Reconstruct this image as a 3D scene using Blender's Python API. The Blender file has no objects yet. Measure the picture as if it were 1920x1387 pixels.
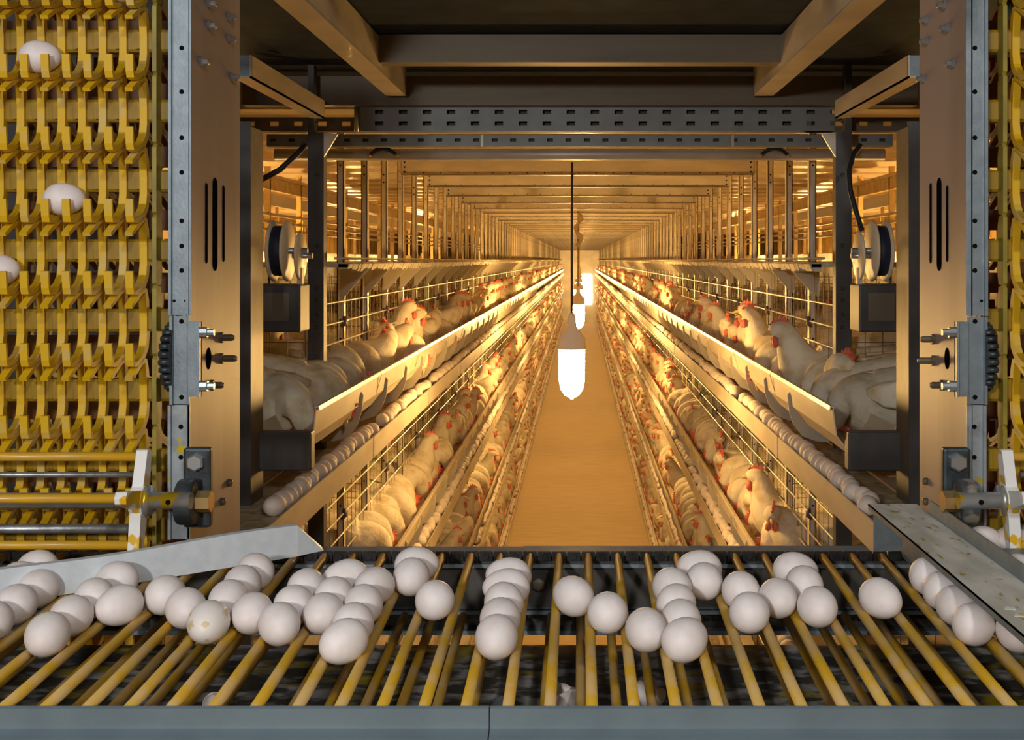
import bpy, math, random
from mathutils import Vector, Matrix, Euler
from math import sin, cos, pi, sqrt, radians
C = bpy.context.scene
rng = random.Random(7)
EYE = 2.42                       # camera height above the aisle floor
F = 2200.0; VX, VY = 1087.0, 487.0
def P(px, py, Y):                # point at depth Y seen at pixel (px,py)
    return Vector(((px-VX)*Y/F, Y, EYE-(py-VY)*Y/F))
# ------------------------------------------------------------------ camera / world / light
cd = bpy.data.cameras.new('camera'); cam = bpy.data.objects.new('camera', cd)
C.collection.objects.link(cam); C.camera = cam
cam.location = (0, 0, EYE); cam.rotation_euler = (pi/2, 0, 0)
cd.sensor_width = 36; cd.lens = F/1920*36; cd.clip_start = .05; cd.clip_end = 200
cd.shift_x = -(VX-960)/1920; cd.shift_y = -(693.5-VY)/1920
w = bpy.data.worlds.new('world'); C.world = w; w.use_nodes = True
w.node_tree.nodes['Background'].inputs[0].default_value = (.55, .62, .75, 1)
w.node_tree.nodes['Background'].inputs[1].default_value = .02
C.view_settings.view_transform = 'Standard'; C.view_settings.look = 'None'
C.view_settings.exposure = 0.0; C.view_settings.gamma = 1.0; C.view_settings.use_curve_mapping = False
C.cycles.max_bounces = 8; C.cycles.diffuse_bounces = 5; C.cycles.glossy_bounces = 3
C.cycles.sample_clamp_indirect = 4.0; C.cycles.use_denoising = True
def area(name, loc, target, size, power, col):
    l = bpy.data.lights.new(name, 'AREA'); l.size = size; l.energy = power; l.color = col
    o = bpy.data.objects.new(name, l); C.collection.objects.link(o); o.location = loc
    o.rotation_euler = (Vector(target)-Vector(loc)).to_track_quat('-Z', 'Y').to_euler()
KEY_P, KEY2_P, FILL_P = 28.0, 18.0, 8.5
area('key_light', (-.62, -1.0, EYE+.36), (-.25, 1.5, EYE-.3), .14, KEY_P, (1, .98, .95))  # unseen key lights added behind the camera to shape the egg shadows
area('second_key_light', (.55, -.8, EYE+1.0), (.1, 1.45, EYE-.3), .16, KEY2_P, (1, .97, .93))
area('fill_light', (-1.3, -.4, EYE+1.2), (0, 1.5, EYE-.35), .5, FILL_P, (.86, .93, 1))  # unseen cool fill added behind the camera
LAMP_E = 215.0; LAMP_COL = (1, .59, .19, 1)
# ------------------------------------------------------------------ helpers
class MB:
    def __init__(s): s.v = []; s.f = []; s.m = []; s.sm = []
    def add(s, vs, fs, mi=0, smooth=False):
        b = len(s.v); s.v += [tuple(v) for v in vs]
        for f in fs: s.f.append(tuple(i+b for i in f)); s.m.append(mi); s.sm.append(smooth)
        return s
    def box(s, a, b, mi=0):
        x0, x1 = sorted((a[0], b[0])); y0, y1 = sorted((a[1], b[1])); z0, z1 = sorted((a[2], b[2]))
        return s.add([(x0,y0,z0),(x1,y0,z0),(x1,y1,z0),(x0,y1,z0),(x0,y0,z1),(x1,y0,z1),(x1,y1,z1),(x0,y1,z1)],
              [(0,3,2,1),(4,5,6,7),(0,1,5,4),(1,2,6,5),(2,3,7,6),(3,0,4,7)], mi)
    def tube(s, pts, r, n=8, mi=0, caps=True, smooth=True, up=None):
        pts = [Vector(p) for p in pts]; rs = r if isinstance(r, (list, tuple)) else [r]*len(pts)
        vs = []; nrm = None
        for i, p in enumerate(pts):
            t = (pts[min(i+1, len(pts)-1)]-pts[max(i-1, 0)]).normalized()
            if nrm is None:
                a = Vector(up) if up else (Vector((0,0,1)) if abs(t.z) < .9 else Vector((1,0,0)))
                nrm = (a-t*a.dot(t)).normalized()
            else:
                nrm = (nrm-t*nrm.dot(t)).normalized()
            b = t.cross(nrm)
            for k in range(n):
                q = 2*pi*k/n; vs.append(p+(nrm*cos(q)+b*sin(q))*rs[i])
        fs = [(i*n+k, i*n+(k+1)%n, (i+1)*n+(k+1)%n, (i+1)*n+k) for i in range(len(pts)-1) for k in range(n)]
        s.add(vs, fs, mi, smooth)
        if caps:
            b = len(s.v)-len(vs)
            s.f.append(tuple(b+k for k in range(n))[::-1]); s.m.append(mi); s.sm.append(False)
            e = b+(len(pts)-1)*n
            s.f.append(tuple(e+k for k in range(n))); s.m.append(mi); s.sm.append(False)
        return s
    def prism(s, poly, axis, a, b, mi=0, smooth=False):
        """poly of 2D points extruded along axis 'x' (poly=(y,z)), 'y' (poly=(x,z)) or 'z' (poly=(x,y))"""
        def q(p, t):
            return {'x': (t, p[0], p[1]), 'y': (p[0], t, p[1]), 'z': (p[0], p[1], t)}[axis]
        n = len(poly); vs = [q(p, a) for p in poly]+[q(p, b) for p in poly]
        fs = [tuple(range(n))[::-1], tuple(range(n, 2*n))]
        s.add(vs, fs, mi, False)
        s.add(vs, [(i, (i+1)%n, n+(i+1)%n, n+i) for i in range(n)], mi, smooth); return s
    def strip(s, prof, a, b, th, mi=0):
        """open profile of (x,z) points thickened by th, extruded along y from a to b"""
        n = len(prof); off = []
        for i in range(n):
            p0 = Vector(prof[max(i-1,0)]); p1 = Vector(prof[min(i+1,n-1)]); t = (p1-p0).normalized()
            off.append((prof[i][0]-t.y*th, prof[i][1]+t.x*th))
        return s.prism(list(prof)+off[::-1], 'y', a, b, mi)
    def lathe(s, prof, org, ax, n=16, mi=0, smooth=True):
        """prof of (r, t) revolved about ax through org"""
        ax = Vector(ax).normalized(); a = Vector((0,0,1)) if abs(ax.z) < .9 else Vector((1,0,0))
        u = (a-ax*a.dot(ax)).normalized(); v = ax.cross(u); org = Vector(org)
        vs = [org+ax*t+(u*cos(2*pi*k/n)+v*sin(2*pi*k/n))*r for r, t in prof for k in range(n)]
        fs = [(i*n+k, i*n+(k+1)%n, (i+1)*n+(k+1)%n, (i+1)*n+k) for i in range(len(prof)-1) for k in range(n)]
        s.add(vs, fs, mi, smooth)
        b = len(s.v)-len(vs)
        s.f.append(tuple(b+k for k in range(n))[::-1]); s.m.append(mi); s.sm.append(False)
        e = b+(len(prof)-1)*n; s.f.append(tuple(e+k for k in range(n))); s.m.append(mi); s.sm.append(False)
        return s
    def mesh(s, name, mats):
        me = bpy.data.meshes.new(name); me.from_pydata(s.v, [], s.f)
        for m in (mats if isinstance(mats, (list, tuple)) else [mats]): me.materials.append(m)
        me.polygons.foreach_set('material_index', s.m); me.polygons.foreach_set('use_smooth', s.sm)
        import bmesh
        if len(s.v) < 60000:
            bm = bmesh.new(); bm.from_mesh(me); bmesh.ops.recalc_face_normals(bm, faces=bm.faces); bm.to_mesh(me); bm.free()
        me.update(); return me
    def build(s, name, mats, parent=None, bevel=0):
        o = bpy.data.objects.new(name, s.mesh(name, mats)); C.collection.objects.link(o)
        if parent: o.parent = parent
        if bevel:
            b = o.modifiers.new('edge', 'BEVEL'); b.width = bevel; b.segments = 2; b.limit_method = 'ANGLE'
        return o
def tag(o, label, cat, group=None, kind=None):
    if label: o['label'] = label
    if cat: o['category'] = cat
    if group: o['group'] = group
    if kind: o['kind'] = kind
    return o
def thing(name, label, cat, loc=(0,0,0), group=None):
    o = bpy.data.objects.new(name, None); C.collection.objects.link(o); o.location = loc; o.empty_display_size = .05
    return tag(o, label, cat, group)
def struct(o): o['kind'] = 'structure'; return o
def new(name, me, parent=None, loc=None, rot=None, sc=None):
    o = bpy.data.objects.new(name, me); C.collection.objects.link(o)
    if parent: o.parent = parent
    if loc is not None: o.location = loc
    if rot is not None: o.rotation_euler = rot
    if sc is not None: o.scale = (sc,)*3 if isinstance(sc, (int, float)) else sc
    return o
def dup(o, parent=None):
    c = o.copy(); C.collection.objects.link(c)
    if parent: c.parent = parent
    for ch in list(o.children): dup(ch, c)
    return c
ONES = 'zeroth first second third fourth fifth sixth seventh eighth ninth tenth eleventh twelfth thirteenth fourteenth fifteenth sixteenth seventeenth eighteenth nineteenth'.split()
TENS = {2: ('twenty', 'twentieth'), 3: ('thirty', 'thirtieth'), 4: ('forty', 'fortieth'), 5: ('fifty', 'fiftieth'), 6: ('sixty', 'sixtieth'), 7: ('seventy', 'seventieth'), 8: ('eighty', 'eightieth'), 9: ('ninety', 'ninetieth')}
def nth(k): return ONES[k] if k < 20 else (TENS[k//10][1] if k % 10 == 0 else TENS[k//10][0]+'-'+ONES[k%10])
# ------------------------------------------------------------------ materials
def mat(name, col, rough=.5, metal=0., col2=None, nscale=20., lo=.4, hi=.6, bump=0., bscale=None, stretch=(1,1,1),
        splat=None, splat_scale=30., splat_lo=.6, splat_hi=.64, rnd=False, vary=0., emit=0., coat=0., sss=0., spec=None):
    m = bpy.data.materials.new(name); m.use_nodes = True; nt = m.node_tree; N = nt.nodes; L = nt.links
    b = N['Principled BSDF']; b.inputs['Roughness'].default_value = rough; b.inputs['Metallic'].default_value = metal
    b.inputs['Base Color'].default_value = (*col, 1)
    if spec is not None: b.inputs['Specular IOR Level'].default_value = spec
    if coat: b.inputs['Coat Weight'].default_value = coat; b.inputs['Coat Roughness'].default_value = .2
    if sss:
        b.inputs['Subsurface Weight'].default_value = sss; b.inputs['Subsurface Radius'].default_value = (.006, .004, .003)
    if emit:
        b.inputs['Emission Color'].default_value = (*col, 1); b.inputs['Emission Strength'].default_value = emit
    if not (col2 or bump or splat or vary): return m
    tc = N.new('ShaderNodeTexCoord'); mp = N.new('ShaderNodeMapping'); mp.inputs['Scale'].default_value = stretch
    L.new(tc.outputs['Object'], mp.inputs['Vector'])
    if rnd or vary: oi = N.new('ShaderNodeObjectInfo')
    vec = mp.outputs['Vector']
    if rnd:
        mu = N.new('ShaderNodeMath'); mu.operation = 'MULTIPLY'; mu.inputs[1].default_value = 37.0
        L.new(oi.outputs['Random'], mu.inputs[0]); va = N.new('ShaderNodeVectorMath'); va.operation = 'ADD'
        L.new(vec, va.inputs[0]); L.new(mu.outputs[0], va.inputs[1]); vec = va.outputs[0]
    def noise(sc, d=4.):
        n = N.new('ShaderNodeTexNoise'); n.inputs['Scale'].default_value = sc; n.inputs['Detail'].default_value = d
        L.new(vec, n.inputs['Vector']); return n.outputs['Fac']
    def ramp(fac, a, b_):
        r = N.new('ShaderNodeMapRange'); r.inputs[1].default_value = a; r.inputs[2].default_value = b_
        L.new(fac, r.inputs[0]); return r.outputs[0]
    def mix(fac, a, b_):
        x = N.new('ShaderNodeMix'); x.data_type = 'RGBA'
        if fac is not None: L.new(fac, x.inputs[0])
        for q, i in ((a, 6), (b_, 7)):
            if isinstance(q, tuple): x.inputs[i].default_value = (*q, 1)
            else: L.new(q, x.inputs[i])
        return x
    cur = col
    if col2: cur = mix(ramp(noise(nscale), lo, hi), col, col2).outputs[2]
    if splat: cur = mix(ramp(noise(splat_scale, 2.), splat_lo, splat_hi), cur, splat).outputs[2]
    if vary:
        hv = N.new('ShaderNodeHueSaturation'); r = N.new('ShaderNodeMapRange')
        r.inputs[3].default_value = 1-vary; r.inputs[4].default_value = 1+vary*.35
        L.new(oi.outputs['Random'], r.inputs[0]); L.new(r.outputs[0], hv.inputs['Value'])
        if isinstance(cur, tuple): hv.inputs['Color'].default_value = (*cur, 1)
        else: L.new(cur, hv.inputs['Color'])
        cur = hv.outputs[0]
    if not isinstance(cur, tuple): L.new(cur, b.inputs['Base Color'])
    if bump:
        bp = N.new('ShaderNodeBump'); bp.inputs['Strength'].default_value = bump; bp.inputs['Distance'].default_value = .004
        L.new(noise(bscale or nscale*2), bp.inputs['Height']); L.new(bp.outputs[0], b.inputs['Normal'])
    return m
GALVD = mat('dull_galvanised_steel', (.22,.24,.245), .5, .3, (.19,.205,.21), 12)
GALV = mat('galvanised_steel', (.245,.295,.325), .45, .45, (.205,.25,.28), 45, bump=.06, bscale=220)
SLOTB = mat('slot_shade_backing', (.06,.052,.042), .6)  # dark backing added behind the slots so they read as shaded
GALV_Y = mat('galvanised_steel_with_yolk', (.38,.43,.46), .42, .5, (.27,.31,.34), 45, splat=(.55,.42,.02), splat_scale=42, splat_lo=.66, splat_hi=.69)
GUIDE_M = mat('guide_sheet', (.66,.71,.75), .5, .15, (.60,.65,.69), 60, splat=(.5,.43,.06), splat_scale=30, splat_lo=.64, splat_hi=.67, bump=.05, bscale=300)
DIRTY = mat('dirty_guide_top', (.70,.68,.60), .6, 0, (.52,.50,.42), 30, stretch=(1,.35,1), splat=(.38,.29,.04), splat_scale=120, splat_lo=.64, splat_hi=.70)
PLATE = mat('side_plate_steel', (.33,.275,.265), .5, .15, (.265,.215,.20), 9, stretch=(1,1,.06), bump=.03, bscale=30)
DARKM = mat('dark_steel', (.085,.08,.078), .5, .3, (.06,.055,.05), 8)
DIM = mat('dim_brown_steel', (.165,.13,.085), .5, .15, (.13,.10,.065), 12, stretch=(.15,1,1))
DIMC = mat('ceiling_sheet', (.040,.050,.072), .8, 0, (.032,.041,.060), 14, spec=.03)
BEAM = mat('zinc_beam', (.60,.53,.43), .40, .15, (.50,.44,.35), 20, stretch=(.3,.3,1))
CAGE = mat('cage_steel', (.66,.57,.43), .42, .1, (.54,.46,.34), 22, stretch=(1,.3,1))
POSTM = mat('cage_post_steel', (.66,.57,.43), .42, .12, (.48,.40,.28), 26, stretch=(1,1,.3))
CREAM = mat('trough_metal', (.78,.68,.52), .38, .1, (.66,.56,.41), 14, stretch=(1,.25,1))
FINM = mat('bracket_plastic', (.50,.44,.33), .5, 0)
WIRE = mat('bright_wire', (.85,.78,.62), .3, .5)
WIRED = mat('grid_wire', (.28,.23,.15), .5, .5)
CLIP = mat('clip_plastic', (.10,.07,.09), .4)
BELTM = mat('egg_belt_webbing', (.55,.45,.28), .8, 0, (.38,.30,.17), 50)
PLANK = mat('dusty_shelf', (.66,.58,.44), .8, 0, (.45,.38,.26), 40, bump=.5, bscale=90)
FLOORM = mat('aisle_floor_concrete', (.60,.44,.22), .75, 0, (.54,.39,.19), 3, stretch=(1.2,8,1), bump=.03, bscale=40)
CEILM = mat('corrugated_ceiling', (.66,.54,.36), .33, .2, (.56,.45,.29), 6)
WALLM = mat('shed_wall_panel', (.64,.46,.17), .6, 0, (.52,.36,.12), 4)  # yellow base carries the warm interreflected light in its colour
ENDM = mat('end_wall_plaster', (.88,.82,.72), .8, 0, (.74,.70,.62), 3)
DOORM = mat('daylit_doorway', (1,.90,.72), .5, emit=7.)
FARWARM = mat('far_steel_warm_bounce', (.66,.47,.17), .45, 0, (.52,.36,.11), 20)  # golden tint stands for warm light bouncing among the far rows
YEL = mat('yellow_plastic', (.67,.405,.005), .5, 0, (.60,.42,.10), 26, lo=.52, hi=.66, rnd=True)
YELB = mat('shaded_yellow_bar', (.34,.205,.004), .5, 0, (.28,.165,.005), 40, stretch=(6,1,.3))  # darker copy of the rib yellow, shade painted onto the bars
OLIVE = mat('olive_plastic', (.34,.27,.03), .5, 0, (.22,.17,.02), 14)
ORNG = mat('shaded_rear_plastic', (.20,.075,.008), .5, 0, (.13,.05,.006), 20)  # rear carriers darkened in colour to paint in the shade there
ROD = mat('varnished_rod', (.56,.32,.012), .62, 0, (.55,.36,.13), 34, lo=.42, hi=.60, stretch=(1,.6,1), rnd=True, bump=.06, bscale=160)
ROD2 = mat('yellow_rotor_rod', (.70,.38,.012), .35, 0, (.60,.34,.04), 20, rnd=True, coat=.2)
STEELR = mat('steel_rod', (.40,.42,.43), .4, .7, (.28,.29,.29), 40, bump=.1, bscale=150)
STEELY = mat('shaft_with_yolk', (.42,.44,.44), .35, .6, (.34,.33,.28), 30, splat=(.62,.42,.02), splat_scale=34, splat_lo=.56, splat_hi=.6)
WHITEP = mat('white_plastic_with_yolk', (.80,.80,.77), .4, 0, None, 20, splat=(.72,.42,.01), splat_scale=34, splat_lo=.51, splat_hi=.54)
CAST = mat('dark_cast_iron', (.055,.07,.078), .4, .4, (.03,.035,.04), 30, bump=.1, bscale=120)
CASTD = mat('dusty_cast_iron', (.07,.08,.085), .6, .3, (.30,.26,.20), 45, lo=.5, hi=.6)
BOLT = mat('zinc_bolt', (.50,.54,.56), .32, .8)
BRASS = mat('brass_nut', (.55,.38,.16), .35, .8)
BLACK = mat('black_rubber', (.012,.012,.013), .55)
HOLE = mat('dark_opening', (.008,.007,.006), .9, spec=0.)
CHAINM = mat('greasy_chain', (.030,.028,.026), .45, .5, (.012,.012,.012), 60)
TRAYM = mat('soiled_tray', (.34,.34,.33), .3, .3, (.055,.05,.04), 22, lo=.40, hi=.52, stretch=(1,2.2,1), splat=(.34,.26,.015), splat_scale=13, splat_lo=.56, splat_hi=.66, bump=.15, bscale=60)
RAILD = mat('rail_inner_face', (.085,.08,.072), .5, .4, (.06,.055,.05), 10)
FRONTM = mat('front_rail_steel', (.18,.235,.26), .45, .3, (.16,.21,.235), 16, bump=.04, bscale=200)
IVORY = mat('ivory_disc', (.78,.66,.46), .45)
BLUE = mat('blue_belt', (.012,.015,.035), .6)
EGGM = mat('eggshell', (.85,.785,.765), .55, 0, (.80,.72,.69), 60, bump=.02, bscale=900, vary=.05, sss=.12)
EGGS = mat('stained_eggshell', (.82,.77,.72), .45, 0, None, 30, splat=(.66,.52,.30), splat_scale=70, splat_lo=.60, splat_hi=.68)
EGGB = mat('belt_eggshell', (.90,.78,.68), .65, 0, None, 20, vary=.12)
HENM = mat('hen_feathers', (.86,.77,.58), .8, 0, (.62,.47,.24), 18, lo=.45, hi=.72, stretch=(1,1.6,1), bump=.6, bscale=75, rnd=True, vary=.25)
COMB = mat('hen_comb', (.80,.15,.085), .6, 0, (.70,.20,.13), 60)
BEAK = mat('hen_beak', (.70,.45,.16), .45)
EYEM = mat('hen_eye', (.02,.012,.01), .2)
LEGM = mat('hen_leg', (.72,.48,.16), .6)
CAPM = mat('lamp_holder', (.88,.76,.58), .5)
CORDM = mat('lamp_cord', (.03,.026,.02), .5)
CORDT = mat('dusty_cord', (.42,.30,.14), .8, 0, (.25,.17,.07), 60)
FUZZ = mat('cobweb_dust', (.60,.46,.26), .95, 0, (.45,.33,.17), 80, bump=.6, bscale=200)
GLASS = mat('lit_lamp_glass', LAMP_COL[:3], .3, 0, emit=LAMP_E)
GLASS2 = mat('brighter_lamp_glass', LAMP_COL[:3], .3, 0, emit=LAMP_E*2.4)
WHITEPAN = mat('white_panel', (.80,.76,.70), .5)
# ------------------------------------------------------------------ setting
Y1 = 45.0
struct(MB().box((-3.6,-2.5,-.1), (3.6,Y1,0)).build('floor', FLOORM))
cm = MB(); prof = []
y = 3.66
while y < 30:
    prof += [(y,EYE+.47),(y+.14,EYE+.47),(y+.19,EYE+.43),(y+.33,EYE+.43)]; y += .38
prof += [(Y1,EYE+.45),(Y1,EYE+.55),(3.66,EYE+.55)]
cm.prism(prof, 'x', -3.6, 3.6); struct(cm.build('ceiling', CEILM))
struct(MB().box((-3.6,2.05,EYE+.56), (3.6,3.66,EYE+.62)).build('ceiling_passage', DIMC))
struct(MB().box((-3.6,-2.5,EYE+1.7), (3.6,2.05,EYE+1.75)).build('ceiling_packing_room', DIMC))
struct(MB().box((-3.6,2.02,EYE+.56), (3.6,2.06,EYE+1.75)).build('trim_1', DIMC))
for s, n in ((-1,'wall_left'), (1,'wall_right')):
    m = MB().box((s*3.6,-2.5,0), (s*3.7,Y1,EYE+1.75))
    y = 3.7
    while y < 30: m.box((s*3.55,y,0), (s*3.62,y+.12,EYE+.45)); y += .3
    struct(m.build(n, WALLM))
struct(MB().box((-3.6,Y1,0), (3.6,Y1+.1,EYE+.6)).build('wall_back', ENDM))
struct(MB().box((.12,Y1-.03,.72),(.46,Y1-.01,1.86)).build('door_1', DOORM))
struct(MB().box((-3.6,-2.6,0), (3.6,-2.5,EYE+1.75)).build('wall_front', WALLM))

# ------------------------------------------------------------------ steelwork framing the passage
def perforated(m, x0, x1, z0, z1, y, th, rows, pitch, hw, off=0., mi=0):
    """sheet in the x-z plane with slots at the heights in rows [(centre, height)]"""
    zs = z0
    for zc, hh in rows:
        m.box((x0,y,zs), (x1,y+th,zc-hh/2), mi)
        xs = []
        x = x0+off
        while x < x1: xs.append(x); x += pitch
        prev = x0
        for x in xs:
            a, b = max(x0, x-hw/2), min(x1, x+hw/2)
            if a > prev: m.box((prev,y,zc-hh/2), (a,y+th,zc+hh/2), mi)
            prev = max(prev, b)
        if prev < x1: m.box((prev,y,zc-hh/2), (x1,y+th,zc+hh/2), mi)
        zs = zc+hh/2
    m.box((x0,y,zs), (x1,y+th,z1), mi)
E = EYE
def channel(y, x0, x1, h0, h1, d=.05, th=.004):
    m = MB(); m.box((x0,y,E+h0), (x1,y+th,E+h1)); m.box((x0,y,E+h0-th), (x1,y+d,E+h0)); m.box((x0,y,E+h1), (x1,y+d,E+h1+th)); return m
tag(channel(2.90,-.545,.545,.492,.553,.06).build('steel_crossbeam', DIM), 'dark steel crossbeam between the two slanting beams under the grey ceiling sheet', 'beam')
tag(channel(3.40,-.98,.98,.452,.528,.05).build('steel_crossbeam', DIM), 'brown-grey steel crossbeam lying just above the double row of slots', 'beam')
t = thing('perforated_beam', 'grey steel beam with two rows of dark slots over the passage', 'beam', (0,3.45,E+.38))
m = MB(); perforated(m, -.66,.75, .003,.078, 0, .004, [(.020,.012),(.055,.012)], .0705, .025, off=.07); m.box((-.66,0,-.001), (.75,.05,.003)); m.box((-.66,.05,-.001),(.75,.053,.035))
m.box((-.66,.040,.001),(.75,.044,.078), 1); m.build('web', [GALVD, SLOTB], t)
for sx in (-1, 1):
    m = MB(); perforated(m, min(sx*.665,sx*1.0), max(sx*.665,sx*1.0), .003,.04, .006, .004, [(.020,.012)], .0705, .025, off=.03); m.box((sx*.665,.006,-.001),(sx*1.0,.05,.003))
    m.build('side_arm', DIM, t)
MB().tube([(-.655,-.008,-.004),(-.655,-.008,.075)], .007).build('bolt', BOLT, t)
t = thing('perforated_beam', 'thin steel beam with one row of slots hanging just below the wider slotted beam', 'beam', (0,3.56,E+.345))
m = MB(); perforated(m, -.95,.95, .003,.036, 0, .004, [(.018,.0095)], .056, .018, off=.02); m.box((-.95,0,-.001),(.95,.04,.003)); m.box((-.95,.022,.003),(.95,.026,.036), 1); m.build('web', [GALVD, SLOTB], t)
for x in (-.30,.46): MB().box((x,-.004,-.002),(x+.008,.0,.034)).build('clamp', BEAM, t)
m = MB().tube([(-.95,3.66,E+.328),(.95,3.66,E+.328)], .0185, 16)
tag(m.build('steel_pipe', BEAM), 'round steel pipe running across the passage above the first aisle beam', 'pipe')
for px, n in ((718,'left-side'), (1452,'right-side')):
    t = thing('pipe_strap', f'curved black strap with brass ends on the pipe, {n} one', 'strap', P(px,283,3.638))
    MB().tube([(-.04,0,-.012),(-.02,-.004,.004),(0,-.005,.008),(.02,-.004,.004),(.042,0,-.012)], .006).build('strap_band', BLACK, t)
    for x in (-.042,.044): MB().lathe([(.001,-.006),(.006,-.004),(.006,.004),(.001,.006)], (x,-.003,-.014), (0,1,0), 10).build('end_clip', BRASS, t)
for s, n in ((-1,'left-side'), (1,'right-side')):
    t = thing('slanting_beam', f'lit tan steel beam running back under the ceiling, {n} one of the pair', 'beam', (s*.525,2.3,E+.469))
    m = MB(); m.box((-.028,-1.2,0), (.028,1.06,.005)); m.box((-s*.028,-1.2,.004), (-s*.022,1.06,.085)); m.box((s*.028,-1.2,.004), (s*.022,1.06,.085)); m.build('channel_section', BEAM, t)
    MB().box((-.028,1.05,0),(.028,1.056,.085)).build('end_plate', BEAM, t)
    t = thing('short_beam', f'short tan steel beam joining the two dark posts, {n} one', 'beam', (s*.742,2.58,E+.40))
    m = MB(); m.box((-.02,0,0),(.02,.74,.004)); m.box((-s*.02,0,0),(-s*.016,.74,.05)); m.build('angle_section', BEAM, t)
    MB().box((-.02,.003,.004),(.02,.006,.05)).build('end_plate', GALV, t)
    t = thing('steel_post', f'dark upright steel post beside the first cages, {n} one', 'post', (s*.745,3.311,E-1.2))
    MB().box((-.0225,0,0),(.0225,.04,1.56)).box((s*.005,.0,1.56),(s*.0225,.04,1.75)).build('upright', DARKM, t)  # dark material paints in the backlit, unlit front face
    for h in (.02,.055,.095,.13,-.10,-.3,-.45): MB().lathe([(.006,0),(.0055,-.003),(.002,-.005)], (s*-.004,0,1.2-.06-h), (0,1,0), 8).build('bolt', DARKM, t)
    MB().prism([(-s*.0225,1.56),(-s*.062,1.555),(-s*.05,1.535),(-s*.0225,1.49)],'y',.0,.01).build('gusset', BEAM, t)
    t = thing('steel_post', f'dark post behind the brown side plate, {n} one', 'post', (s*.7275,2.55,E-1.2))
    MB().box((-.0125,0,0),(.0125,.004,1.50)).build('front_flange', DARKM, t)  # shade put into the colour: dark front, lighter lamplit inner flange
    MB().box((-s*.0125,.004,.38),(-s*.0085,.1,1.49)).build('inner_flange', DIM, t)
    # gearbox and pulley on the cage end
    t = thing('drive_box', f'dark square drive box below the ivory pulleys, {n} one', 'box', (s*.735,2.9,E-.118))
    MB().box((-.056,-.05,-.058),(.056,.05,.058)).build('housing', DARKM, t, .004)
    MB().box((-.035,-.053,-.03),(.03,-.05,.038)).build('cover', DIM, t)
    t = thing('belt_pulley', f'ivory flanged pulley with a dark blue belt, {n} one', 'pulley', (s*.722,2.9,E+.022))
    for x in (-.003,s*.034-.003): MB().lathe([(.002,0),(.074,.0),(.076,.003),(.074,.006),(.002,.006)], (x,0,0), (1,0,0), 28).build('flange', IVORY, t)
    MB().lathe([(.062,min(0,s*.034)),(.062,max(0,s*.034))], (0,0,0), (1,0,0), 28).build('belt', BLUE, t)
    MB().tube([(-.05,0,0),(.05,0,0)], .008).build('axle', BOLT, t)
    MB().box((s*.040,-.012,-.09),(s*.046,.012,.012)).build('bracket', DARKM, t)
    t2 = thing('belt_pulley', f'small ivory idler wheel in front of the larger pulley, {n} one', 'pulley', (s*.690,2.9,E+.01))
    MB().lathe([(.002,0),(.058,0),(.060,.003),(.058,.006),(.002,.006)], (-.003,0,0), (1,0,0), 24).build('wheel', IVORY, t2)
    MB().tube([(-.02,0,0),(.03,0,0)], .007).build('axle', BOLT, t2)
    MB().box((-.006,-.01,-.115),(.006,.01,-.03)).build('arm', CAGE, t2)
    m = MB().box((s*.60,2.62,E-.472),(s*.765,2.66,E-.385))
    tag(m.build('end_cover', DARKM, None, .004), f'dark rectangular cover over the end of the top feed trough, {n} one', 'cover')
tag(MB().tube([P(572,272,3.0), P(556,290,2.98), P(525,318,2.95), P(488,338,2.95)], .0075, 10).build('rubber_hose', BLACK), 'thick black hose running down to the left-side post', 'hose')
tag(MB().tube([P(1613,272,3.0), P(1600,290,2.98), P(1592,320,2.95), P(1594,355,2.93), P(1603,390,2.92), P(1616,432,2.9)], .0065, 10).build('rubber_hose', BLACK), 'curved black hose hanging down to the right-side ivory pulley', 'hose')

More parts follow.
